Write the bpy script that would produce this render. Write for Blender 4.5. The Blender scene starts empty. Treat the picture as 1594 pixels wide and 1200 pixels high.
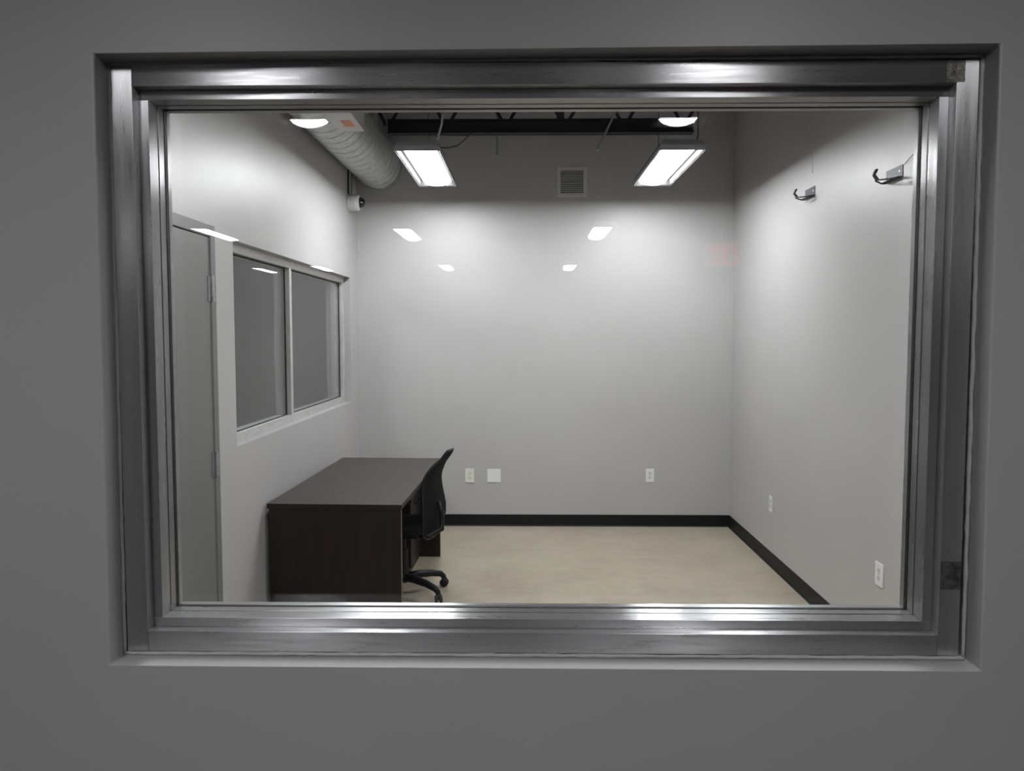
import bpy, bmesh, math, random
from mathutils import Vector, Matrix
random.seed(7)
S = bpy.context.scene
COL = S.collection
PI = math.pi

# ------------------------------------------------------------------ camera
cam_d = bpy.data.cameras.new('camera')
cam = bpy.data.objects.new('camera', cam_d)
COL.objects.link(cam)
cam_d.sensor_width = 36.0
cam_d.lens = 36.0 * 1250.0 / 1594.0
cam_d.clip_start = 0.05
cam.location = (0, 0, 1.678)
cam.rotation_euler = (math.radians(90 - 3.662), 0, math.radians(0.869))
S.camera = cam

# ------------------------------------------------------------------ world / exposure
w = bpy.data.worlds.new('world')
S.world = w
w.use_nodes = True
w.node_tree.nodes['Background'].inputs[0].default_value = (0.02, 0.02, 0.022, 1)
w.node_tree.nodes['Background'].inputs[1].default_value = 0.0
S.view_settings.view_transform = 'Standard'
S.view_settings.look = 'None'
S.view_settings.gamma = 1.0
S.view_settings.exposure = 0.0
LAMP = 46.0            # radiance of the ceiling lamp lenses
S.cycles.use_denoising = True
S.cycles.max_bounces = 12
S.cycles.transparent_max_bounces = 16
S.cycles.sample_clamp_indirect = 6.0
S.cycles.caustics_reflective = False

# ------------------------------------------------------------------ helpers
def nmat(name):
    m = bpy.data.materials.new(name)
    m.use_nodes = True
    nt = m.node_tree
    return m, nt, nt.nodes['Principled BSDF']

def setp(b, col, rough=0.5, metal=0.0, spec=0.5):
    b.inputs['Base Color'].default_value = (*col, 1)
    b.inputs['Roughness'].default_value = rough
    b.inputs['Metallic'].default_value = metal
    b.inputs['Specular IOR Level'].default_value = spec

def coords(nt, scale=(1, 1, 1)):
    tc = nt.nodes.new('ShaderNodeTexCoord')
    mp = nt.nodes.new('ShaderNodeMapping')
    mp.inputs['Scale'].default_value = scale
    nt.links.new(tc.outputs['Object'], mp.inputs['Vector'])
    return mp.outputs['Vector']

def noise(nt, vec, scale, detail=4, rough=0.55):
    n = nt.nodes.new('ShaderNodeTexNoise')
    n.inputs['Scale'].default_value = scale
    n.inputs['Detail'].default_value = detail
    n.inputs['Roughness'].default_value = rough
    nt.links.new(vec, n.inputs['Vector'])
    return n.outputs['Fac']

def ramp(nt, fac, stops):
    r = nt.nodes.new('ShaderNodeValToRGB')
    e = r.color_ramp.elements
    while len(e) < len(stops):
        e.new(0.5)
    for k, (p, c) in enumerate(stops):
        e[k].position = p
        e[k].color = (*c, 1) if len(c) == 3 else c
    nt.links.new(fac, r.inputs['Fac'])
    return r.outputs['Color']

def bump(nt, b, fac, strength, dist):
    bp = nt.nodes.new('ShaderNodeBump')
    bp.inputs['Strength'].default_value = strength
    bp.inputs['Distance'].default_value = dist
    nt.links.new(fac, bp.inputs['Height'])
    nt.links.new(bp.outputs['Normal'], b.inputs['Normal'])

def simple(name, col, rough=0.5, metal=0.0, spec=0.5, vary=0.0, scale=20, bmp=0.0):
    m, nt, b = nmat(name)
    setp(b, col, rough, metal, spec)
    if vary or bmp:
        v = coords(nt)
        n = noise(nt, v, scale)
        if vary:
            lo = tuple(c * (1 - vary) for c in col)
            hi = tuple(min(1, c * (1 + vary)) for c in col)
            nt.links.new(ramp(nt, n, [(0.3, lo), (0.7, hi)]), b.inputs['Base Color'])
        if bmp:
            bump(nt, b, n, bmp, 0.002)
    return m

def emit(name, col, strength):
    m = bpy.data.materials.new(name)
    m.use_nodes = True
    nt = m.node_tree
    nt.nodes.clear()
    e = nt.nodes.new('ShaderNodeEmission')
    e.inputs[0].default_value = (*col, 1)
    e.inputs[1].default_value = strength
    o = nt.nodes.new('ShaderNodeOutputMaterial')
    nt.links.new(e.outputs[0], o.inputs[0])
    return m

def glass_mat(name, tint=(0.97, 0.985, 0.98), f0=0.031):
    """clear sheet glass: see-through plus a Schlick reflection"""
    m = bpy.data.materials.new(name)
    m.use_nodes = True
    nt = m.node_tree
    nt.nodes.clear()
    N = nt.nodes.new
    L = nt.links.new
    lw = N('ShaderNodeLayerWeight')
    lw.inputs['Blend'].default_value = 0.5
    pw = N('ShaderNodeMath'); pw.operation = 'POWER'; pw.inputs[1].default_value = 5.0
    # Facing with blend 0.5 is 1-|cos|
    L(lw.outputs['Facing'], pw.inputs[0])
    ml = N('ShaderNodeMath'); ml.operation = 'MULTIPLY_ADD'
    ml.inputs[1].default_value = 1 - f0
    ml.inputs[2].default_value = f0
    L(pw.outputs[0], ml.inputs[0])
    t = N('ShaderNodeBsdfTransparent'); t.inputs[0].default_value = (*tint, 1)
    g = N('ShaderNodeBsdfGlossy'); g.inputs['Roughness'].default_value = 0.004
    mx = N('ShaderNodeMixShader')
    L(ml.outputs[0], mx.inputs[0]); L(t.outputs[0], mx.inputs[1]); L(g.outputs[0], mx.inputs[2])
    o = N('ShaderNodeOutputMaterial')
    L(mx.outputs[0], o.inputs[0])
    return m

def paint(name, col, rough=0.42, bmp=0.12, spec=0.4):
    m, nt, b = nmat(name)
    setp(b, col, rough, 0, spec)
    v = coords(nt)
    n1 = noise(nt, v, 1.3, 3)
    lo = tuple(c * 0.97 for c in col)
    hi = tuple(min(1, c * 1.03) for c in col)
    nt.links.new(ramp(nt, n1, [(0.3, lo), (0.7, hi)]), b.inputs['Base Color'])
    n2 = noise(nt, v, 160, 3)
    bump(nt, b, n2, bmp, 0.0015)
    return m

def concrete(name):
    m, nt, b = nmat(name)
    setp(b, (0.5, 0.45, 0.37), 0.45, 0, 0.35)
    v = coords(nt)
    n1 = noise(nt, v, 1.6, 8, 0.6)
    n2 = noise(nt, coords(nt, (1, 1.4, 1)), 9, 8, 0.7)
    n3 = noise(nt, v, 55, 4, 0.7)
    mx = nt.nodes.new('ShaderNodeMix'); mx.data_type = 'FLOAT'
    mx.inputs[0].default_value = 0.5
    nt.links.new(n1, mx.inputs[2]); nt.links.new(n2, mx.inputs[3])
    base = ramp(nt, mx.outputs[0], [(0.33, (0.33, 0.28, 0.212)), (0.5, (0.42, 0.366, 0.285)), (0.68, (0.51, 0.455, 0.365))])
    sp = ramp(nt, n3, [(0.28, (0.80, 0.76, 0.70)), (0.40, (1, 1, 1))])
    mc = nt.nodes.new('ShaderNodeMix'); mc.data_type = 'RGBA'; mc.blend_type = 'MULTIPLY'
    mc.inputs[0].default_value = 1
    nt.links.new(base, mc.inputs[6]); nt.links.new(sp, mc.inputs[7])
    nt.links.new(mc.outputs[2], b.inputs['Base Color'])
    rr = ramp(nt, n2, [(0.3, (0.36,) * 3), (0.7, (0.55,) * 3)])
    nt.links.new(rr, b.inputs['Roughness'])
    bump(nt, b, n3, 0.05, 0.002)
    return m

def aluminium(name, stretch, grain, base=(0.50, 0.50, 0.51), rough=0.31, metal=0.78, aniso=0.97):
    """mill-finish extrusion: the grain runs along the member, so highlights smear across it"""
    m, nt, b = nmat(name)
    setp(b, base, rough, metal)
    v = coords(nt, stretch)
    n = noise(nt, v, 26, 6, 0.65)
    nt.links.new(ramp(nt, n, [(0.25, tuple(c * 0.84 for c in base)), (0.75, tuple(min(1, c * 1.10) for c in base))]), b.inputs['Base Color'])
    n3 = noise(nt, coords(nt, tuple(k * 3 for k in stretch)), 30, 5, 0.7)
    nt.links.new(ramp(nt, n3, [(0.3, (rough - 0.06,) * 3), (0.7, (rough + 0.08,) * 3)]), b.inputs['Roughness'])
    b.inputs['Anisotropic'].default_value = aniso
    g = nt.nodes.new('ShaderNodeNewGeometry')
    c = nt.nodes.new('ShaderNodeVectorMath'); c.operation = 'CROSS_PRODUCT'
    c.inputs[1].default_value = grain
    nt.links.new(g.outputs['True Normal'], c.inputs[0])
    nt.links.new(c.outputs[0], b.inputs['Tangent'])
    n2 = noise(nt, v, 200, 3, 0.6)
    bump(nt, b, n2, 0.012, 0.0003)
    return m

def wood(name, c0, c1, stretch):
    m, nt, b = nmat(name)
    setp(b, c0, 0.42, 0, 0.35)
    v = coords(nt, stretch)
    n = noise(nt, v, 14, 8, 0.7)
    nt.links.new(ramp(nt, n, [(0.3, c0), (0.72, c1)]), b.inputs['Base Color'])
    nt.links.new(ramp(nt, n, [(0.3, (0.38,) * 3), (0.7, (0.5,) * 3)]), b.inputs['Roughness'])
    bump(nt, b, n, 0.04, 0.001)
    return m

M = {}
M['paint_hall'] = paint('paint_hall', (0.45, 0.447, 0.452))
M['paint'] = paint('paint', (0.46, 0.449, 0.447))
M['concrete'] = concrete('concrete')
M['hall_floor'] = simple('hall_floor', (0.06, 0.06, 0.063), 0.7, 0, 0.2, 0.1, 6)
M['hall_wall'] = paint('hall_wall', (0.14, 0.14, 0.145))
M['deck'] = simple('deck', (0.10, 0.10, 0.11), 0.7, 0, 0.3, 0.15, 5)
M['alu_h'] = aluminium('alu_h', (0.08, 1.2, 1.2), (1, 0, 0))
M['alu_v'] = aluminium('alu_v', (1.2, 1.2, 0.08), (0, 0, 1))
M['alu_l'] = aluminium('alu_l', (1.5, 0.5, 1.5), (0, 1, 0), (0.66, 0.65, 0.64), 0.45, 0.6, 0.3)
M['alu_lv'] = aluminium('alu_lv', (1.5, 1.5, 0.5), (0, 0, 1), (0.66, 0.65, 0.64), 0.45, 0.6, 0.3)
M['glass'] = glass_mat('glass')
M['glass2'] = glass_mat('glass2', (0.95, 0.97, 0.965))
M['rubber'] = simple('rubber', (0.004, 0.004, 0.005), 0.5, 0, 0.25)
M['gasket'] = simple('gasket', (0.006, 0.006, 0.007), 0.6)
M['caulk'] = simple('caulk', (0.46, 0.455, 0.45), 0.4, 0, 0.5, 0.06, 40, 0.3)
M['door'] = paint('door', (0.17, 0.168, 0.162), 0.5, 0.05)
M['steel'] = simple('steel', (0.55, 0.55, 0.57), 0.3, 1.0, 0.5, 0.1, 60)
M['white_plastic'] = simple('white_plastic', (0.78, 0.78, 0.77), 0.35)
M['cream_plastic'] = simple('cream_plastic', (0.74, 0.73, 0.66), 0.35)
M['dark_slot'] = simple('dark_slot', (0.02, 0.02, 0.02), 0.6)
M['socket_face'] = simple('socket_face', (0.66, 0.66, 0.65), 0.4)
M['black_steel'] = simple('black_steel', (0.010, 0.011, 0.018), 0.5, 0, 0.5, 0.2, 30)
M['lamp_white'] = simple('lamp_white', (0.42, 0.42, 0.43), 0.4)
def lens_mat(name, strength):
    """prismatic troffer lens: throws more of its light sideways (batwing)"""
    m = emit(name, (0.985, 0.985, 1.0), strength)
    nt = m.node_tree
    e = [n for n in nt.nodes if n.type == 'EMISSION'][0]
    lw = nt.nodes.new('ShaderNodeLayerWeight'); lw.inputs['Blend'].default_value = 0.5
    p = nt.nodes.new('ShaderNodeMath'); p.operation = 'POWER'; p.inputs[1].default_value = 2.0
    a = nt.nodes.new('ShaderNodeMath'); a.operation = 'MULTIPLY_ADD'
    a.inputs[1].default_value = strength * 2.1; a.inputs[2].default_value = strength * 0.8
    nt.links.new(lw.outputs['Facing'], p.inputs[0]); nt.links.new(p.outputs[0], a.inputs[0])
    nt.links.new(a.outputs[0], e.inputs[1])
    return m
M['reflector'] = simple('reflector', (0.035, 0.035, 0.035), 0.7, 0, 0.1)
M['lens'] = lens_mat('lens', LAMP)
M['lens_hall'] = emit('lens_hall', (0.985, 0.985, 1.0), 31.0)
M['lens_near'] = emit('lens_near', (0.985, 0.985, 1.0), LAMP * 0.72)
M['wood_v_shade'] = wood('wood_v_shade', (0.0040, 0.0018, 0.0012), (0.019, 0.0075, 0.0048), (2.5, 2.5, 0.25))  # desk sides and edges: same wood, shade put into a darker colour
M['wood_y_lit'] = wood('wood_y_lit', (0.040, 0.031, 0.028), (0.066, 0.052, 0.046), (2.5, 0.25, 2.5))  # desktop: same wood, lamp light put into a lighter colour
M['edge_band'] = simple('edge_band', (0.10, 0.075, 0.062), 0.4)
M['mesh_black'] = simple('mesh_black', (0.004, 0.004, 0.005), 0.8, 0, 0.15, 0.3, 200, 0.4)
M['plastic_black'] = simple('plastic_black', (0.005, 0.005, 0.007), 0.42, 0, 0.3)
M['fabric_black'] = simple('fabric_black', (0.004, 0.004, 0.005), 0.9, 0, 0.1, 0.3, 250, 0.4)
M['smoke_dome'] = simple('smoke_dome', (0.006, 0.006, 0.008), 0.06, 0, 0.8)
M['cam_white'] = simple('cam_white', (0.62, 0.62, 0.60), 0.4)
M['conduit'] = simple('conduit', (0.36, 0.36, 0.37), 0.45, 0.6)
M['cable_black'] = simple('cable_black', (0.01, 0.01, 0.012), 0.5)
M['cable_white'] = simple('cable_white', (0.72, 0.72, 0.72), 0.5)
M['vent'] = simple('vent', (0.62, 0.61, 0.60), 0.45)
M['orange'] = simple('orange', (0.68, 0.27, 0.17), 0.6, 0, 0.5, 0.1, 80)
M['hook_steel'] = simple('hook_steel', (0.045, 0.045, 0.06), 0.5, 0.2, 0.5, 0.1, 70)
M['hook_black'] = simple('hook_black', (0.02, 0.02, 0.022), 0.4)
M['exit_red'] = emit('exit_red', (1.0, 0.05, 0.07), 2.4)
M['exit_face'] = simple('exit_face', (0.6, 0.6, 0.6), 0.5)

def galv():
    m, nt, b = nmat('galvanised')
    setp(b, (0.5, 0.52, 0.51), 0.45, 0.55)
    v = coords(nt)
    n = noise(nt, v, 22, 5, 0.65)
    nt.links.new(ramp(nt, n, [(0.3, (0.44, 0.46, 0.45)), (0.7, (0.66, 0.68, 0.66))]), b.inputs['Base Color'])
    bump(nt, b, n, 0.03, 0.002)
    return m
M['galv'] = galv()

def residue():
    m, nt, b = nmat('residue')
    setp(b, (0.42, 0.40, 0.33), 0.7)
    v = coords(nt)
    n = noise(nt, v, 90, 5, 0.7)
    nt.links.new(ramp(nt, n, [(0.3, (0.10, 0.09, 0.07)), (0.5, (0.34, 0.32, 0.26)), (0.7, (0.55, 0.53, 0.42))]), b.inputs['Base Color'])
    nt.links.new(ramp(nt, n, [(0.35, (0.15,) * 3), (0.6, (0.85,) * 3)]), b.inputs['Alpha'])
    return m
M['residue'] = residue()
def residue2():
    m, nt, b = nmat('residue_dark')
    setp(b, (0.05, 0.048, 0.045), 0.75)
    n = noise(nt, coords(nt, (1, 1, 1)), 60, 6, 0.75)
    nt.links.new(ramp(nt, n, [(0.4, (0.1,) * 3), (0.7, (0.75,) * 3)]), b.inputs['Alpha'])
    return m
M['residue_dark'] = residue2()

# ---- mesh helpers
class MB:
    def __init__(s):
        s.bm = bmesh.new()
    def box(s, x0, x1, y0, y1, z0, z1):
        v = [s.bm.verts.new(p) for p in ((x0, y0, z0), (x1, y0, z0), (x1, y1, z0), (x0, y1, z0),
                                         (x0, y0, z1), (x1, y0, z1), (x1, y1, z1), (x0, y1, z1))]
        for f in ((0, 3, 2, 1), (4, 5, 6, 7), (0, 1, 5, 4), (1, 2, 6, 5), (2, 3, 7, 6), (3, 0, 4, 7)):
            s.bm.faces.new([v[i] for i in f])
        return s
    def loft(s, rings, cap=True, closed_ring=True):
        R = [[s.bm.verts.new(p) for p in r] for r in rings]
        n = len(R[0])
        for a, b in zip(R[:-1], R[1:]):
            for i in range(n if closed_ring else n - 1):
                j = (i + 1) % n
                s.bm.faces.new((a[i], a[j], b[j], b[i]))
        if cap:
            s.bm.faces.new(list(reversed(R[0])))
            s.bm.faces.new(R[-1])
        return s
    def tube(s, pts, r, n=10, radii=None, flat=None):
        pts = [Vector(p) for p in pts]
        rings = []
        up = None
        for i, p in enumerate(pts):
            a = pts[max(i - 1, 0)]
            b = pts[min(i + 1, len(pts) - 1)]
            d = (b - a).normalized()
            if up is None:
                up = Vector((0, 0, 1)) if abs(d.z) < 0.9 else Vector((1, 0, 0))
            side = d.cross(up).normalized()
            up2 = side.cross(d).normalized()
            up = up2
            rr = radii[i] if radii else r
            rings.append([p + (side * math.cos(2 * PI * k / n) + up2 * math.sin(2 * PI * k / n) * (flat or 1)) * rr for k in range(n)])
        return s.loft(rings)
    def lathe(s, origin, axis, prof, n=32):
        """prof: (distance along axis, radius)"""
        o = Vector(origin); a = Vector(axis).normalized()
        t = Vector((0, 0, 1)) if abs(a.z) < 0.9 else Vector((1, 0, 0))
        u = a.cross(t).normalized(); v = a.cross(u).normalized()
        rings = [[o + a * d + (u * math.cos(2 * PI * k / n) + v * math.sin(2 * PI * k / n)) * max(r, 1e-4) for k in range(n)] for d, r in prof]
        return s.loft(rings)
    def build(s, name, mat, parent=None, smooth=False, bevel=0, seg=2):
        bmesh.ops.recalc_face_normals(s.bm, faces=s.bm.faces)
        me = bpy.data.meshes.new(name)
        s.bm.to_mesh(me); s.bm.free()
        me.materials.append(mat)
        o = bpy.data.objects.new(name, me)
        COL.objects.link(o)
        if parent is not None:
            o.parent = parent
            base = parent
            # geometry is written in world coordinates for parts of unmoved parents
        if smooth:
            for p in me.polygons: p.use_smooth = True
            if smooth == 'auto':
                me.set_sharp_from_angle(angle=math.radians(35))
        if bevel:
            b = o.modifiers.new('bevel', 'BEVEL'); b.width = bevel; b.segments = seg; b.limit_method = 'ANGLE'
            b.angle_limit = math.radians(40)
        return o

def tag(o, label, cat, group=None):
    o['label'] = label; o['category'] = cat
    if group: o['group'] = group
    return o

def thing(name, label, cat, loc=(0, 0, 0), rz=0, group=None):
    o = bpy.data.objects.new(name, None)
    COL.objects.link(o)
    o.empty_display_size = 0.05
    o.location = loc; o.rotation_euler = (0, 0, rz)
    return tag(o, label, cat, group)

def struct(o):
    o['kind'] = 'structure'
    return o

def sempty(name, loc=(0, 0, 0)):
    o = bpy.data.objects.new(name, None); COL.objects.link(o); o.location = loc
    return struct(o)

# ------------------------------------------------------------------ dimensions
XL, XR, YF = -1.439, 1.790, 6.946
YW0, YW1 = 1.623, 1.840           # window wall: hall face, room face
CEIL = 3.70
HX0, HX1, HY0 = -7.5, 5.5, -14.0

# ------------------------------------------------------------------ big structure
struct(MB().box(HX0 - .2, HX1 + .2, YW1 - .1, 12.2, -0.15, 0.0).build('floor', M['concrete']))
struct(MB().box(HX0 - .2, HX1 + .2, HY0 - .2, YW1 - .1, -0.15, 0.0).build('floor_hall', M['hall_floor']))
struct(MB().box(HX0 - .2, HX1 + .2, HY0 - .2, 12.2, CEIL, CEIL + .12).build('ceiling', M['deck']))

# window wall with a slightly out-of-square drywall opening
hole = [(-0.864, 0.988), (0.938, 0.987), (0.930, 2.2445), (-0.857, 2.2345)]
def near_wall():
    mb = MB(); bm = mb.bm
    out = [(HX0, 0), (HX1, 0), (HX1, CEIL), (HX0, CEIL)]
    A = [bm.verts.new((x, YW0, z)) for x, z in out]
    B = [bm.verts.new((x, YW0, z)) for x, z in hole]
    C = [bm.verts.new((x, YW1, z)) for x, z in hole]
    D = [bm.verts.new((x, YW1, z)) for x, z in out]
    for i in range(4):
        j = (i + 1) % 4
        bm.faces.new((A[i], A[j], B[j], B[i]))
        bm.faces.new((B[i], B[j], C[j], C[i]))
        bm.faces.new((C[i], C[j], D[j], D[i]))
        bm.faces.new((D[i], D[j], A[j], A[i]))
    o = mb.build('wall_near', M['paint_hall'], None)
    # the room side keeps the room's own paint
    o.data.materials.append(M['paint'])
    for p in o.data.polygons:
        if p.center.y > YW1 - .01: p.material_index = 1
    b = o.modifiers.new('bevel', 'BEVEL'); b.width = 0.004; b.segments = 3; b.limit_method = 'ANGLE'
    return struct(o)
near_wall()
struct(MB().box(XL, XR + .15, YF, YF + .15, 0, CEIL).build('wall_far', M['paint']))
struct(MB().box(XR, XR + .15, YW1, YF, 0, CEIL).build('wall_right', M['paint']))
# left wall with a door opening and a window opening
DY0, DY1, DZ = 2.72, 3.734, 2.175
WY0, WY1, WZ0, WZ1 = 3.978, 6.65, 1.115, 2.143
XLb = XL - 0.2
mb = MB()
mb.box(XLb, XL, YW1, DY0, 0, CEIL)
mb.box(XLb, XL, DY0, DY1, DZ, CEIL)
mb.box(XLb, XL, DY1, WY0, 0, CEIL)
mb.box(XLb, XL, WY0, WY1, 0, WZ0)
mb.box(XLb, XL, WY0, WY1, WZ1, CEIL)
mb.box(XLb, XL, WY1, YF + .15, 0, CEIL)
struct(mb.build('wall_left', M['paint']))
# room next door (seen through the side window) and hall behind the camera
M['next_paint'] = paint('next_paint', (0.66, 0.66, 0.65))
struct(MB().box(-4.55, -4.40, YW1, 11.0, 0, CEIL).build('wall_next_room_left', M['next_paint']))
struct(MB().box(-4.40, XLb, 11.0, 11.15, 0, CEIL).build('wall_next_room_far', M['next_paint']))
struct(MB().box(XLb, XL, YF + .15, 11.0, 0, CEIL).build('wall_next_room_right', M['paint']))
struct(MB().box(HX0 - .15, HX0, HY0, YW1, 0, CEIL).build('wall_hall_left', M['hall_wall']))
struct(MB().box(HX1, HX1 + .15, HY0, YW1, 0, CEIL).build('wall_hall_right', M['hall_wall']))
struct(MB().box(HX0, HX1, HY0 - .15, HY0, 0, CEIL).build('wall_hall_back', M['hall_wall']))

# black vinyl cove base: profile with a small toe
def cove(name, a, b, n):
    """a->b along the wall foot, n = direction into the room"""
    a, b, n = Vector(a), Vector(b), Vector(n)
    prof = [(0, 0), (0.013, 0), (0.009, 0.004), (0.005, 0.012), (0.004, 0.10), (0.002, 0.103), (0, 0.103)]
    rings = [[p + n * d + Vector((0, 0, h)) for d, h in prof] for p in (a, b)]
    return struct(MB().loft(rings).build(name, M['rubber']))
cove('baseboard_far', (XL, YF, 0), (XR, YF, 0), (0, -1, 0))
cove('baseboard_right', (XR, YW1, 0), (XR, YF - .013, 0), (-1, 0, 0))
cove('baseboard_left', (XL, DY1 + .005, 0), (XL, YF - .013, 0), (1, 0, 0))

# ------------------------------------------------------------------ window_1: the storefront window we look through
W1 = sempty('window_1', (0, 0, 0))
FX0, FX1, FZ0, FZ1 = -0.8535, 0.9215, 0.9965, 2.232
T = 0.0445
Y0, Y1 = 1.678, 1.812
AH, AV = M['alu_h'], M['alu_v']
MB().box(FX0, FX0 + T, Y0, Y1, FZ0, FZ1).build('jamb', AV, W1, bevel=.0012)
MB().box(FX1 - T, FX1, Y0, Y1, FZ0, FZ1).build('jamb', AV, W1, bevel=.0012)
MB().box(FX0 + T + .0004, FX1 - T - .0004, Y0 + .0003, Y1, FZ1 - T, FZ1).build('head', AH, W1, bevel=.0012)
MB().box(FX0 + T + .0004, FX1 - T - .0004, Y0 + .0003, Y1, FZ0, FZ0 + T).build('sill', AH, W1, bevel=.0012)
ix0, ix1, iz0, iz1 = FX0 + T, FX1 - T, FZ0 + T, FZ1 - T
G = 0.0195
def stops(ya, yb, g, names, bev=.0008):
    MB().box(ix0, ix1, ya, yb, iz1 - g, iz1).build(names, AH, W1, bevel=bev)
    MB().box(ix0, ix1, ya, yb, iz0, iz0 + g).build(names, AH, W1, bevel=bev)
    MB().box(ix0, ix0 + g, ya + .0002, yb, iz0 + g + .0002, iz1 - g - .0002).build(names, AV, W1, bevel=bev)
    MB().box(ix1 - g, ix1, ya + .0002, yb, iz0 + g + .0002, iz1 - g - .0002).build(names, AV, W1, bevel=bev)
stops(1.707, 1.7475, G, 'glazing_stop')
stops(1.7500, 1.7765, G + .001, 'glazing_bead')
stops(1.7935, Y1, G, 'rear_stop')
def ring(ya, yb, g0, g1, name, mat):
    mb = MB()
    mb.box(ix0 + g0, ix1 - g0, ya, yb, iz1 - g1, iz1 - g0)
    mb.box(ix0 + g0, ix1 - g0, ya, yb, iz0 + g0, iz0 + g1)
    mb.box(ix0 + g0, ix0 + g1, ya, yb, iz0 + g1, iz1 - g1)
    mb.box(ix1 - g1, ix1 - g0, ya, yb, iz0 + g1, iz1 - g1)
    return mb.build(name, mat, W1)
ring(1.7475, 1.7500, 0, G - .004, 'stop_backing', M['gasket'])
ring(1.7765, 1.7845, 0, G + .0022, 'gasket', M['gasket'])
ring(1.7905, 1.7935, 0, G - .001, 'rear_gasket', M['gasket'])
MB().box(ix0 + .002, ix1 - .002, 1.7845, 1.7905, iz0 + .002, iz1 - .002).build('glass_pane', M['glass'], W1)

# caulk line between frame and drywall (wobbly bead)
def caulk_line(p0, p1, amp=.0012, r=.0042):
    p0, p1 = Vector(p0), Vector(p1)
    n = int((p1 - p0).length / .02)
    d = (p1 - p0).normalized()
    side = Vector((0, 0, 1)) if abs(d.x) > .5 else Vector((1, 0, 0))
    pts, rad = [], []
    for i in range(n + 1):
        pts.append(p0 + d * (p1 - p0).length * i / n + side * random.uniform(-amp, amp) * .6)
        rad.append(r + random.uniform(-.0007, .0009))
    return MB().tube(pts, r, 10, rad).build('caulk_bead', M['caulk'], W1, smooth=True)
yc = Y0 + .001
caulk_line((hole[0][0] + .004, yc, .992), (hole[3][0] + .002, yc, 2.231))
caulk_line((hole[1][0] - .006, yc, .992), (hole[2][0] - .003, yc, 2.236))
caulk_line((hole[0][0] + .004, yc, .992), (hole[1][0] - .004, yc, .992))
caulk_line((hole[3][0] + .004, yc, 2.2345), (hole[2][0] - .004, yc, 2.2405))
# tape residue marks on the frame
def patch(name, x0, x1, z0, z1, y, mat):
    return MB().box(x0, x1, y - .0005, y, z0, z1).build(name, mat, W1)
patch('tape_residue', 0.856, 0.893, 2.188, 2.2315, Y0, M['residue'])['label'] = 'crusty square of old tape residue'
patch('tape_residue', 0.878, 0.9205, 1.14, 1.20, Y0, M['residue_dark'])['label'] = 'dark smudged tape mark'

# ------------------------------------------------------------------ window_2: two-pane side window
W2 = sempty('window_2', (0, 0, 0))
xa, xb = XL - .052, XL - .152       # frame faces
AL = M['alu_l']
t = .046
MB().box(xb, xa, WY0, WY1, WZ1 - t, WZ1).build('head', AL, W2, bevel=.001)
MB().box(xb, xa, WY0, WY1, WZ0, WZ0 + t).build('sill', AL, W2, bevel=.001)
MB().box(xb, xa, WY0, WY0 + t, WZ0 + t, WZ1 - t).build('jamb', M['alu_lv'], W2, bevel=.001)
MB().box(xb, xa, WY1 - t, WY1, WZ0 + t, WZ1 - t).build('jamb', M['alu_lv'], W2, bevel=.001)
MY = 5.13
MB().box(xb, xa, MY - t * .5, MY + t * .5, WZ0 + t, WZ1 - t).build('mullion', M['alu_lv'], W2, bevel=.001)
for (a, b) in ((WY0 + t, MY - t * .5), (MY + t * .5, WY1 - t)):
    mb = MB(); g = .008
    x0, x1 = xa - .034, xa - .028
    mb.box(x0, x1, a, b, WZ1 - t - g, WZ1 - t); mb.box(x0, x1, a, b, WZ0 + t, WZ0 + t + g * .6)
    mb.box(x0, x1, a, a + g, WZ0 + t, WZ1 - t); mb.box(x0, x1, b - g * 1.4, b, WZ0 + t, WZ1 - t)
    mb.build('gasket', M['gasket'], W2)
    MB().box(xa - .040, xa - .034, a, b, WZ0 + t, WZ1 - t).build('glass_pane', M['glass2'], W2)

# ------------------------------------------------------------------ door_1
D1 = sempty('door_1', (0, 0, 0))
mb = MB(); fw = .052
mb.box(XL - .15, XL + .006, DY0, DY0 + fw, 0, DZ)
mb.box(XL - .15, XL + .006, DY1 - fw, DY1, 0, DZ)
mb.box(XL - .15, XL + .006, DY0 + fw, DY1 - fw, DZ - fw, DZ)
mb.build('door_frame', M['door'], D1, bevel=.0015)
MB().box(XL - .046, XL - .001, DY0 + fw + .003, DY1 - fw - .003, .012, DZ - fw - .004).build('door_slab', M['door'], D1, bevel=.0015)
for zc in (1.885, 1.075, 0.27):
    mb = MB()
    mb.box(XL - .001, XL + .0035, DY1 - fw - .030, DY1 - fw + .004, zc - .057, zc + .057)
    for k in range(5):
        mb.lathe((XL + .010, DY1 - fw + .004, zc - .057 + k * .0232), (0, 0, 1), [(0, .0065), (.0008, .0075), (.0208, .0075), (.0216, .0065)], 14)
    mb.lathe((XL + .010, DY1 - fw + .004, zc - .060), (0, 0, 1), [(0, .004), (.120, .004)], 10)
    mb.build('hinge', M['steel'], D1, smooth='auto')
hd = MB(); hd.lathe((XL - .001, DY0 + fw + .07, 1.02), (1, 0, 0), [(0, .03), (.008, .03), (.012, .012), (.05, .011)], 20)
hd.tube([(XL + .045, DY0 + fw + .07, 1.02), (XL + .048, DY0 + fw + .12, 1.02), (XL + .046, DY0 + fw + .18, 1.018)], .009, 10)
hd.build('door_lever', M['steel'], D1, smooth='auto')

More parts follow.
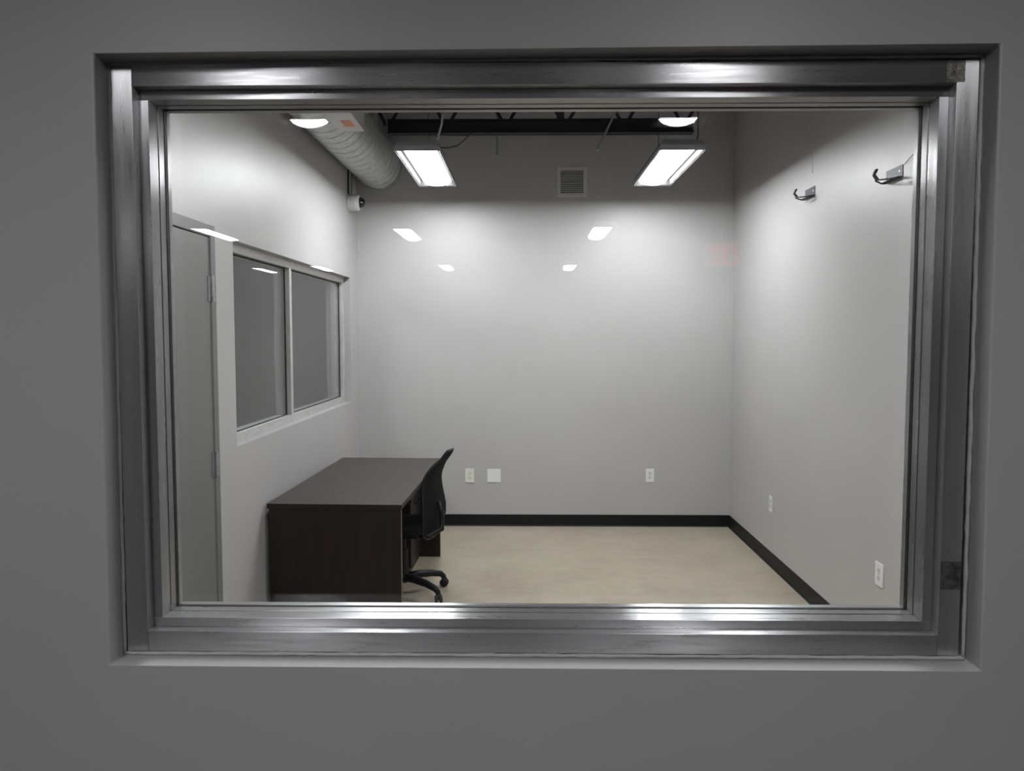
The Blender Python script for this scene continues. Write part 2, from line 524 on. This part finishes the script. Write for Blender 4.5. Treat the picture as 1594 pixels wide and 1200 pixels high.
# ------------------------------------------------------------------ ceiling lamps
LW, LL, LZ = .285, 1.22, 2.82
def make_lamp(label, x, y, group):
    t = thing('ceiling_lamp', label, 'lamp', (x, y, LZ), 0, group)
    hw, hl = LW / 2, LL / 2
    # hipped sheet-metal housing, open below
    o1 = [(-hw, -hl), (hw, -hl), (hw, hl), (-hw, hl)]
    def rr(s, z): return [(px * s[0], py * s[1], z) for px, py in o1]
    MB().loft([rr((.90, .975), .004), rr((1, 1), .0), rr((1, 1), .012), rr((.985, .995), .035), rr((.80, .95), .072)], cap=False).build('housing', M['lamp_white'], t, bevel=.001)
    mb = MB(); mb.bm.faces.new([mb.bm.verts.new(p) for p in rr((.80, .95), .072)])
    mb.box(-.05, .05, -.12, .12, .0725, .085)
    mb.build('top_plate', M['lamp_white'], t)
    # side troughs beside the lens and the end plates
    mb = MB()
    mb.box(-hw * .90, -hw * .52, -hl * .97, hl * .97, .042, .045)
    mb.box(hw * .52, hw * .90, -hl * .97, hl * .97, .042, .045)
    mb.box(-hw * .90, hw * .90, -hl * .975, -hl * .965, .004, .045)
    mb.box(-hw * .90, hw * .90, hl * .965, hl * .975, .004, .045)
    mb.box(-hw * .975, -hw * .90, -hl * .97, hl * .97, .003, .045)
    mb.box(hw * .90, hw * .975, -hl * .97, hl * .97, .003, .045)
    mb.build('reflector', M['reflector'], t)
    n = 14; ring0 = []
    w2 = hw * .74
    for k in range(n + 1):
        a = k / n
        px = -w2 + 2 * w2 * a
        pz = .041 - .0395 * math.sin(PI * a) ** .55
        ring0.append((px, pz))
    sec = ring0 + [(w2, .047), (-w2, .047)]
    MB().loft([[(px, yy, pz) for px, pz in sec] for yy in (-hl * .96, hl * .96)]).build('lens', M['lens'], t, smooth='auto')
    return t

def copy_tree(o, parent=None):
    c = o.copy(); COL.objects.link(c)
    if parent is not None: c.parent = parent
    for ch in list(o.children):
        copy_tree(ch, c)
    return c

g_near = 'lamps hidden behind the window head'
g_room, g_hall = 'ceiling lamps in the glazed room', 'ceiling lamps mirrored in the window glass'
L0 = make_lamp('white troffer lamp hanging left, beside the round duct', -.672, 5.70, g_room)
lamps = [
    ('white troffer lamp hanging right of the square wall vent', .985, 5.70, g_room),
    ('white troffer lamp just inside the window, left of the pair hidden behind its head', -.672, 2.50, g_near),
    ('white troffer lamp just inside the window, right of the pair hidden behind its head', .985, 2.50, g_near),
    ('lamp reflected bright over the upper left duct', -1.19, -.37, g_hall),
    ('lamp reflected at the top edge of the glass above the right hanging lamp', .845, -.37, g_hall),
    ('lamp reflected high on the back wall below the left hanging lamp', -1.37, -5.85, g_hall),
    ('lamp reflected high on the back wall below the square vent', .875, -5.75, g_hall),
    ('long lamp streak reflected across the grey door top', -3.60, -5.80, g_hall),
    ('small lamp reflected on the back wall, left one of the lower pair', -1.37, -10.50, g_hall),
    ('small lamp reflected on the back wall, right one of the lower pair', .80, -10.50, g_hall),
    ('small lamp streak reflected over the side window head near the corner', -3.58, -10.60, g_hall),
    ('lamp streak reflected inside the nearer pane of the side window', -4.72, -11.00, g_hall),
]
lens_hall_mesh = [ch for ch in L0.children if ch.name.startswith('lens')][0].data.copy()
lens_hall_mesh.materials[0] = M['lens_hall']
lens_near_mesh = lens_hall_mesh.copy()
lens_near_mesh.materials[0] = M['lens_near']
for lb, x, y, g in lamps:
    c = copy_tree(L0); c.location = (x, y, LZ); c['label'] = lb; c['group'] = g
    if y < 4:
        for ch in c.children:
            if ch.name.startswith('lens'):
                ch.data = lens_hall_mesh if y < 0 else lens_near_mesh
c = copy_tree(L0); c.location = (-3.0, 5.0, LZ); c['label'] = 'added unseen lamp brightening the next room behind the side window'; del c['group']  # added fill lamp, out of view, to lighten the side window panes
for i, (lb, x, y, g) in enumerate([('', -.672, 5.70, '')] + lamps):
    room = y > 4
    if 0 < y < 4: continue
    cs = tag(MB().tube([(x - .02, y + .2, LZ + .07), (x - .02, y + .2, CEIL + .002)], .0022, 6).build('suspension_cable', M['cable_black'] if room else M['conduit']),
        ('thin suspension cable above the left hanging lamp' if x < 0 else 'thin suspension cable above the right hanging lamp') if room else 'thin suspension cable of a hall lamp behind the viewer',
        'cable', 'lamp suspension cables' if not room else None)

# flexible conduit and wires at the two room lamps
tag(MB().tube([(-.545, 5.10, 2.89), (-.530, 5.08, 2.93), (-.512, 5.06, 2.98), (-.505, 5.05, 3.05), (-.50, 5.05, 3.3), (-.53, 5.1, CEIL + .005)], .007, 10).build('flexible_conduit', M['conduit'], None, smooth=True),
    'pale curved flexible conduit rising from the left hanging lamp', 'conduit')
tag(MB().tube([(-.545, 5.15, 2.855), (-.49, 5.2, 2.862), (-.44, 5.35, 2.91), (-.42, 5.7, 3.03), (-.40, 6.15, 3.19)], .0035, 8).build('black_wire', M['cable_black'], None, smooth=True),
    'thin black wire running from the left hanging lamp to the joist', 'wire')
tag(MB().tube([(1.075, 5.12, 2.875), (1.085, 5.12, 2.92), (1.083, 5.12, 3.0), (1.078, 5.12, CEIL + .005)], .0038, 8).build('black_wire', M['cable_black'], None, smooth=True),
    'thin black wire rising from the right hanging lamp', 'wire')

# ------------------------------------------------------------------ bar joist
J = thing('bar_joist', 'black open-web steel joist high in front of the back wall', 'joist', (0, 6.2, 3.19))
J0 = (-.735, 1.275)
MB().box(J0[0] - XL * 0 - .30, J0[1], -.045, -.006, .0, .012).box(J0[0] - .30, J0[1], -.012, -.006, .0, .105)\
    .box(J0[0] - .30, J0[1], .006, .045, .0, .012).box(J0[0] - .30, J0[1], .006, .012, .0, .105)\
    .box(J0[0] - .30, J0[1], -.045, -.006, .093, .105).box(J0[0] - .30, J0[1], .006, .045, .093, .105).build('bottom_chord', M['black_steel'], J)
MB().box(XL, XR, -.055, .055, .42, .50).build('top_chord', M['black_steel'], J)
nodes = [-1.035 + .4475 * k for k in range(6)]
for xn in nodes:
    for sgn in (-1, 1):
        if sgn * .224 + xn > 1.55: continue
        mb = MB(); mb.tube([(xn + sgn * .02, 0, .07), (xn + sgn * .035, 0, .11), (xn + sgn * .22, 0, .43)], .013, 8)
        mb.build('web_bar', M['black_steel'], J, smooth=True)
mb = MB(); mb.box(.245, .300, -.02, .02, .09, .43); mb.build('web_post', M['black_steel'], J)

tag(MB().tube([(.505, 5.60, 2.948), (.63, 5.60, 3.21), (1.14, 5.62, CEIL + .005)], .0075, 10).lathe((.498, 5.6, 2.934), (.43, 0, .9), [(0, .006), (.002, .013), (.016, .013), (.02, .008)], 12).build('slanted_rod', M['conduit'], None, smooth='auto'),
    'thin grey slanted rod hanging from the roof near the joist', 'rod')
mb = MB(); mb.tube([(-.21, 6.32, 3.075), (-.21, 6.32, CEIL + .005)], .0075, 10)
mb.lathe((-.21, 6.32, 3.062), (0, 0, 1), [(0, .006), (.003, .010), (.022, .010), (.026, .007)], 12)
tag(mb.build('drop_pipe', M['conduit'], None, smooth='auto'), 'short pale vertical pipe dropping behind the joist above the back wall', 'pipe')

# ------------------------------------------------------------------ spiral duct
DX, DZc, DR = -1.243, 3.105, .193
DU = thing('spiral_duct', 'galvanised round spiral duct running along the upper left wall', 'duct', (DX, YW1, DZc))
n = 48; L = YF - YW1; rings = []; pitch = .142
ny = 1600
bm = bmesh.new()
grid = []
for j in range(ny + 1):
    yy = L * j / ny
    row = []
    for k in range(n):
        a = 2 * PI * k / n
        ph = ((yy / pitch) + k / n) % 1.0
        ridge = .0045 if ph < .05 else (-.0065 if ph < .10 else 0.0)
        r = DR + ridge
        row.append(bm.verts.new((r * math.cos(a), yy, r * math.sin(a))))
    grid.append(row)
for j in range(ny):
    for k in range(n):
        bm.faces.new((grid[j][k], grid[j][(k + 1) % n], grid[j + 1][(k + 1) % n], grid[j + 1][k]))
mb = MB(); mb.bm.free(); mb.bm = bm
mb.build('duct_pipe', M['galv'], DU, smooth='auto')
ring_p = []
mb = MB()
for k in range(n):
    pass
rr0 = [[(r * math.cos(2 * PI * k / n), yy, r * math.sin(2 * PI * k / n)) for k in range(n)] for yy, r in ((L - .012, DR + .003), (L - .012, DR + .009), (L, DR + .009))]
mb.loft(rr0, cap=False).build('wall_collar', M['galv'], DU, smooth='auto')
bx = MB().box(DX * 0 + .10, .255, 2.1, 3.21, -.175, .10)
bx.build('side_box', M['vent'], DU, bevel=.003)['label'] = 'pale sheet metal box fixed against the duct'
MB().box(.158, .222, 2.95, 3.09, -.1762, -.1748).build('sticker', M['orange'], DU)['label'] = 'orange rectangular sticker under the box'
MB().box(.2555, .258, 2.1, 3.20, -.168, -.160).box(.2555, .258, 2.1, 3.20, .08, .09).box(.2555, .258, 3.195, 3.21, -.16, .09).build('box_flange', M['galv'], DU)
MB().box(.215, .235, 3.75, 3.753, -.11, CEIL - DZc).build('hanger_strap', M['galv'], DU)

# ------------------------------------------------------------------ wall vent
V = thing('wall_vent', 'square white louvred vent high on the back wall', 'vent', (.4055, YF, 2.9685))
hw = .1275; fb = .030
mb = MB()
for (a, b, c, d) in ((-hw, hw, hw - fb, hw), (-hw, hw, -hw, -hw + fb), (-hw, -hw + fb, -hw + fb, hw - fb), (hw - fb, hw, -hw + fb, hw - fb)):
    mb.box(a, b, -.010, 0, c, d)
mb.build('frame', M['vent'], V, bevel=.002)
MB().box(-hw + fb, hw - fb, -.0015, 0, -hw + fb, hw - fb).build('backing', M['dark_slot'], V)
ns = 12; sp = (2 * (hw - fb)) / ns
for k in range(ns):
    zc = -hw + fb + sp * (k + .5)
    mb = MB()
    pr = [(-.010, -.0075 + .001), (-.0088, -.0085), (-.001, .0015), (-.002, .0030)]
    mb.loft([[(xx, yy, zc + zz) for yy, zz in pr] for xx in (-hw + fb, hw - fb)])
    mb.build('louvre', M['vent'], V)

# ------------------------------------------------------------------ dome camera in the corner
CM = thing('security_camera', 'white dome camera on the left wall by the back corner', 'camera', (XL, 6.64, 2.752))
MB().lathe((0, 0, 0), (1, 0, 0), [(0, .060), (.002, .066), (.028, .066), (.030, .062), (.032, .066), (.050, .066), (.052, .063), (.054, .066), (.078, .066), (.088, .060), (.092, .052)], 40).build('camera_body', M['cam_white'], CM, smooth='auto')
MB().lathe((0, 0, 0), (1, 0, 0), [(.090, .046), (.106, .043), (.122, .034), (.132, .020), (.136, .004)], 32).build('dome', M['smoke_dome'], CM, smooth=True)
MB().lathe((.03, 0, .064), (0, 0, 1), [(0, .011), (.012, .011), (.013, .013), (.028, .013), (.03, .008)], 16).build('connector', M['cam_white'], CM, smooth='auto')
tag(MB().tube([(XL + .03, 6.64, 2.845), (XL + .03, 6.64, 3.002)], .008, 12).build('conduit_pipe', M['conduit'], None, smooth=True),
    'slim grey conduit rising from the dome camera', 'conduit')
tag(MB().tube([(XL + .008, 6.60, 2.82), (XL + .008, 6.60, 3.03)], .006, 12).build('conduit_pipe', M['cable_black'], None, smooth=True),
    'dark cable on the wall beside the dome camera conduit', 'cable')

# ------------------------------------------------------------------ wall hooks
def make_hook(label, y, z):
    H = thing('wall_hook', label, 'hook', (XR, y, z), 0, None)
    # plate on the wall with holes read as bright screw heads
    MB().box(-.003, 0, -.088, .088, -.025, .030).build('wall_plate', M['hook_steel'], H, bevel=.002)
    for yy, zz in ((-.055, .004), (.055, -.010)):
        MB().lathe((-.003, yy, zz), (-1, 0, 0), [(0, .0055), (.0015, .005), (.002, .002)], 12).build('screw', M['steel'], H, smooth='auto')
    MB().box(-.030, 0, -.088, .088, -.029, -.026).build('shelf_flange', M['hook_steel'], H, bevel=.001)
    for sgn in (-1, 1):
        MB().tube([(-.006, sgn * .080, -.030), (-.030, sgn * .074, -.032), (-.088, sgn * .010, -.030)], .0040, 8).build('arm', M['hook_steel'], H, smooth=True)
    pts = [(-.080, -.031), (-.090, -.018), (-.1005, -.004), (-.095, .009), (-.088, .023)]
    rings = []
    th = .0048
    for i, (px, pz) in enumerate(pts):
        a = Vector((pts[min(i + 1, 4)][0] - pts[max(i - 1, 0)][0], 0, pts[min(i + 1, 4)][1] - pts[max(i - 1, 0)][1])).normalized()
        nn = Vector((-a.z, 0, a.x)) * th
        c = Vector((px, 0, pz))
        rings.append([c + nn + Vector((0, -.011, 0)), c + nn + Vector((0, .011, 0)), c - nn + Vector((0, .011, 0)), c - nn + Vector((0, -.011, 0))])
    MB().loft(rings).build('hook_tip', M['hook_black'], H, bevel=.001)
    return H
make_hook('grey steel wall hook nearer the window frame, right one of the two', 3.965, 2.449)
make_hook('grey steel wall hook farther along the right wall, left one of the two', 5.12, 2.56)
tag(MB().tube([(XR - .0022, 5.152, 2.995), (XR - .002, 5.115, 2.93), (XR - .002, 5.10, 2.80), (XR - .002, 5.085, 2.675)], .0022, 6).build('white_cord', M['cable_white'], None, smooth=True),
    'thin white cord hanging on the right wall above the far hook', 'cord')
tag(MB().tube([(XR - .004, 3.86, 2.476), (XR - .008, 3.80, 2.492), (XR - .003, 3.74, 2.512)], .0018, 6).build('cable_tail', M['conduit'], None, smooth=True),
    'short thin wire end sticking out beside the nearer wall hook', 'wire')

# ------------------------------------------------------------------ outlets
def outlet(label, loc, rz, mat, blank=False, w=.073, h=.118):
    """local: plate lies in the XZ plane, faces -Y"""
    O = thing('outlet_plate' if blank else 'wall_outlet', label, 'outlet', loc, rz, None)
    MB().box(-w / 2, w / 2, -.006, 0, -h / 2, h / 2).build('cover_plate', mat, O, bevel=.0025)
    if not blank:
        for s in (-1, 1):
            zc = s * .0195
            prof = []
            for k in range(24):
                a = 2 * PI * k / 24
                prof.append((max(-.0165, min(.0165, .0195 * math.cos(a))), .0145 * math.sin(a)))
            mb = MB().loft([[(px, yy, zc + pz) for px, pz in prof] for yy in (-.0055, -.0078)])
            f = mb.build('socket', M['socket_face'], O)
            mb = MB()
            mb.box(-.0075, -.0052, -.0082, -.0070, zc - .001, zc + .008)
            mb.box(.0052, .0075, -.0082, -.0070, zc - .001, zc + .007)
            mb.lathe((0, -.0070, zc - .0075), (0, -1, 0), [(0, .0026), (.0012, .0026)], 10)
            mb.build('slots', M['dark_slot'], f)
        MB().lathe((0, -.006, 0), (0, -1, 0), [(0, .003), (.001, .0024)], 10).build('screw', M['steel'], O)
    else:
        for zz in (-.04, .04):
            MB().lathe((0, -.006, zz), (0, -1, 0), [(0, .003), (.001, .0024)], 10).build('screw', M['white_plastic'], O)
    return O
outlet('cream duplex outlet on the back wall beside the chair', (-.476, YF, .4455), 0, M['cream_plastic'], w=.078, h=.125)
outlet('blank square white cover plate on the back wall', (-.262, YF, .4455), 0, M['white_plastic'], True, w=.117, h=.117)
outlet('white duplex outlet on the back wall near the right corner', (1.0945, YF, .450), 0, M['white_plastic'])
outlet('white duplex outlet on the right wall near the back corner', (XR, 5.775, .4525), -PI / 2, M['white_plastic'])
outlet('white duplex outlet low on the right wall closest to the window', (XR, 3.998, .4715), -PI / 2, M['white_plastic'], w=.09)

# ------------------------------------------------------------------ desk
DK = thing('office_desk', 'dark brown wooden office desk along the left wall', 'desk', (-1.419, 4.358, 0), math.radians(-1.55))
dw, dl, dh, tt = .748, 1.66, .745, .028
MB().box(0, dw, 0, dl, dh - tt, dh).build('desktop', M['wood_y_lit'], DK, bevel=.0015)
MB().box(.0005, dw - .0005, -.0012, 0, dh - tt + .001, dh - .001).box(dw, dw + .0012, 0, dl, dh - tt + .001, dh - .001).build('edge_band', M['wood_v_shade'], DK)
MB().box(.008, dw - .006, .008, .036, 0, dh - tt - .0005).build('side_panel', M['wood_v_shade'], DK, bevel=.001)
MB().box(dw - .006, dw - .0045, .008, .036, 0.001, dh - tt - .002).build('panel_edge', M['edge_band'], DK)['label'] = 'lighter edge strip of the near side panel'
MB().box(.008, dw - .006, dl - .036, dl - .008, 0, dh - tt - .0005).build('side_panel', M['wood_v_shade'], DK, bevel=.001)
MB().box(.06, .078, .036, dl - .036, .12, dh - tt - .0005).build('modesty_panel', M['wood_v_shade'], DK)
PD = MB().box(.08, .585, 1.16, dl - .037, .0, dh - tt - .001).build('pedestal', M['wood_v_shade'], DK, bevel=.001)
for z0, z1 in ((.05, .30), (.305, .50), (.505, .70)):
    f = MB().box(.585, .600, 1.165, dl - .042, z0, z1).build('drawer', M['wood_v_shade'], PD, bevel=.001)
for z in (.27, .47, .67):
    MB().tube([(.600, 1.32, z), (.618, 1.325, z), (.618, 1.455, z), (.600, 1.46, z)], .004, 8).build('drawer_handle', M['plastic_black'], PD, smooth=True)

# ------------------------------------------------------------------ office chair
hub = Vector((-.773, 5.075, 0))
CH = thing('office_chair', 'black mesh-back swivel chair tucked in at the desk', 'chair', hub, 0)
# five-star base with casters
for k in range(5):
    a = math.radians(36 + 72 * k)
    d = Vector((math.cos(a), math.sin(a), 0))
    pts = [d * .02 + Vector((0, 0, .115)), d * .10 + Vector((0, 0, .118)), d * .20 + Vector((0, 0, .108)), d * .27 + Vector((0, 0, .092)), d * .298 + Vector((0, 0, .068))]
    MB().tube(pts, .02, 12, [.028, .027, .024, .021, .017], flat=.95).build('base_leg', M['plastic_black'], CH, smooth=True)
    s = Vector((-d.y, d.x, 0)) if k % 2 else (Vector((-d.y, d.x, 0)) * .7 + d * .7).normalized()
    c = d * .298 + Vector((0, 0, .0275))
    mb = MB()
    for q in (-1, 1):
        mb.lathe(c + s * (.0045 * q), s * q, [(0, .020), (.001, .0265), (.004, .0275), (.014, .0272), (.019, .023), (.020, .012)], 24)
    f = mb.build('caster', M['plastic_black'], CH, smooth='auto')
    MB().lathe(c, (0, 0, 1), [(-.002, .007), (.012, .016), (.026, .020), (.040, .012), (.050, .009)], 16).build('caster_hood', M['plastic_black'], f, smooth='auto')
MB().lathe((0, 0, 0), (0, 0, 1), [(.085, .030), (.09, .037), (.135, .035), (.150, .028), (.30, .026), (.302, .015), (.42, .014)], 24).build('gas_lift', M['plastic_black'], CH, smooth='auto')
yaw = math.radians(-15)
nb = Vector((math.cos(yaw), math.sin(yaw), 0))       # points to the chair's rear
sb = Vector((-math.sin(yaw), math.cos(yaw), 0))      # across the chair
# seat cushion
def seat():
    mb = MB(); rings = []
    for z, s in ((.415, .86), (.42, .96), (.44, 1.0), (.465, 1.0), (.482, .97), (.49, .88), (.492, .5)):
        r = []
        for k in range(40):
            a = 2 * PI * k / 40
            ca, sa = math.cos(a), math.sin(a)
            u = math.copysign(abs(ca) ** .6, ca) * .225 * s
            v = math.copysign(abs(sa) ** .6, sa) * .23 * s
            p = nb * (u - .06) + sb * v
            dip = .012 * (1 - abs(u) / .23) if z > .48 else 0
            r.append((p.x, p.y, z - dip))
        rings.append(r)
    mb.loft(rings); return mb.build('seat', M['fabric_black'], CH, smooth=True)
seat()
MB().box(-.12, .10, -.09, .09, .385, .416).build('tilt_mechanism', M['plastic_black'], CH, bevel=.006)
# backrest: profile (height, rearward offset, half width)
bc = Vector((-.566, 5.13, 0)) - hub
prof = [(.362, -.030, .050), (.375, -.028, .095), (.40, -.020, .145), (.44, -.010, .175), (.49, .002, .195), (.55, .002, .195), (.61, -.006, .182), (.67, -.014, .168),
        (.73, -.018, .160), (.77, -.010, .150), (.80, .004, .140), (.83, .020, .122), (.855, .038, .098), (.872, .054, .078), (.888, .068, .068), (.905, .080, .066), (.922, .092, .062), (.936, .100, .050)]
def back_pt(i, u, off=0.0):
    z, d, h = prof[i]
    v = u * h
    curve = -.022 * u * u * (h / .23)      # wings wrap forward
    p = bc + nb * (d + curve + off) + sb * v
    return Vector((p.x, p.y, z))
def panel(off, th, shrink, name, mat):
    mb = MB(); bm = mb.bm; nu = 14
    A = [[bm.verts.new(back_pt(i, -shrink + 2 * shrink * k / nu, off)) for k in range(nu + 1)] for i in range(len(prof))]
    B = [[bm.verts.new(back_pt(i, -shrink + 2 * shrink * k / nu, off + th)) for k in range(nu + 1)] for i in range(len(prof))]
    n = len(prof)
    for i in range(n - 1):
        for k in range(nu):
            bm.faces.new((A[i][k], A[i][k + 1], A[i + 1][k + 1], A[i + 1][k]))
            bm.faces.new((B[i][k], B[i + 1][k], B[i + 1][k + 1], B[i][k + 1]))
        bm.faces.new((A[i][0], A[i + 1][0], B[i + 1][0], B[i][0]))
        bm.faces.new((A[i][nu], B[i][nu], B[i + 1][nu], A[i + 1][nu]))
    for k in range(nu):
        bm.faces.new((A[0][k], B[0][k], B[0][k + 1], A[0][k + 1]))
        bm.faces.new((A[-1][k], A[-1][k + 1], B[-1][k + 1], B[-1][k]))
    return mb.build(name, mat, CH, smooth='auto')
panel(-.004, .008, .98, 'mesh_back', M['mesh_black'])
rim = [back_pt(i, -1) for i in range(len(prof))] + [back_pt(len(prof) - 1, u) for u in (-.5, 0, .5)] + [back_pt(i, 1) for i in range(len(prof) - 1, -1, -1)] + [back_pt(0, u) for u in (.5, 0, -.5)]
rim.append(rim[0])
MB().tube(rim, .008, 10).build('back_frame', M['plastic_black'], CH, smooth=True)
sp0 = [nb * .08 + Vector((0, 0, .40)), nb * .17 + Vector((0, 0, .395)), bc + nb * .035 + Vector((0, 0, .42)), bc + nb * .035 + Vector((0, 0, .52)), bc + nb * .012 + Vector((0, 0, .60))]
MB().tube(sp0, .016, 10, [.02, .02, .018, .016, .012]).build('back_support', M['plastic_black'], CH, smooth=True)

# ------------------------------------------------------------------ exit sign in the hall, seen mirrored in the glass
EX = thing('exit_sign', 'red glowing exit sign mirrored in the glass near the back right corner', 'sign', (1.528, -2.75, 2.20))
MB().box(-.155, .155, -.03, .03, 0, .205).build('sign_body', M['exit_face'], EX, bevel=.004)
MB().tube([(0, 0, .20), (0, 0, (CEIL - 2.18) / .88)], .008, 8).build('hanging_rod', M['conduit'], EX)
# letters face the window (+Y); reading direction for someone at the window looking back is toward -X
def letters():
    mb = MB(); h = .15; z0 = .028; st = .022
    def seg(ch_x, a, b):
        (xa_, za), (xb_, zb) = a, b
        dx, dz = xb_ - xa_, zb - za
        ln = math.hypot(dx, dz); nx, nz = -dz / ln * st / 2, dx / ln * st / 2
        ex, ez = dx / ln * st / 2, dz / ln * st / 2
        q = [(xa_ - ex + nx, za - ez + nz), (xb_ + ex + nx, zb + ez + nz), (xb_ + ex - nx, zb + ez - nz), (xa_ - ex - nx, za - ez - nz)]
        mb.loft([[(-(ch_x + px), yy, pz) for px, pz in q] for yy in (.0302, .033)])
    zt = z0 + h
    x = -.130
    seg(x, (0, z0), (0, zt)); seg(x, (0, zt), (.045, zt)); seg(x, (0, z0 + h / 2), (.04, z0 + h / 2)); seg(x, (0, z0), (.045, z0))
    x = -.058
    seg(x, (0, z0), (.055, zt)); seg(x, (0, zt), (.055, z0))
    x = .030
    seg(x, (0, z0), (0, zt))
    x = .058
    seg(x, (.032, z0), (.032, zt)); seg(x, (0, zt), (.064, zt))
    return mb.build('letters', M['exit_red'], EX)
letters()
EX.scale = (.84, 1, .88)
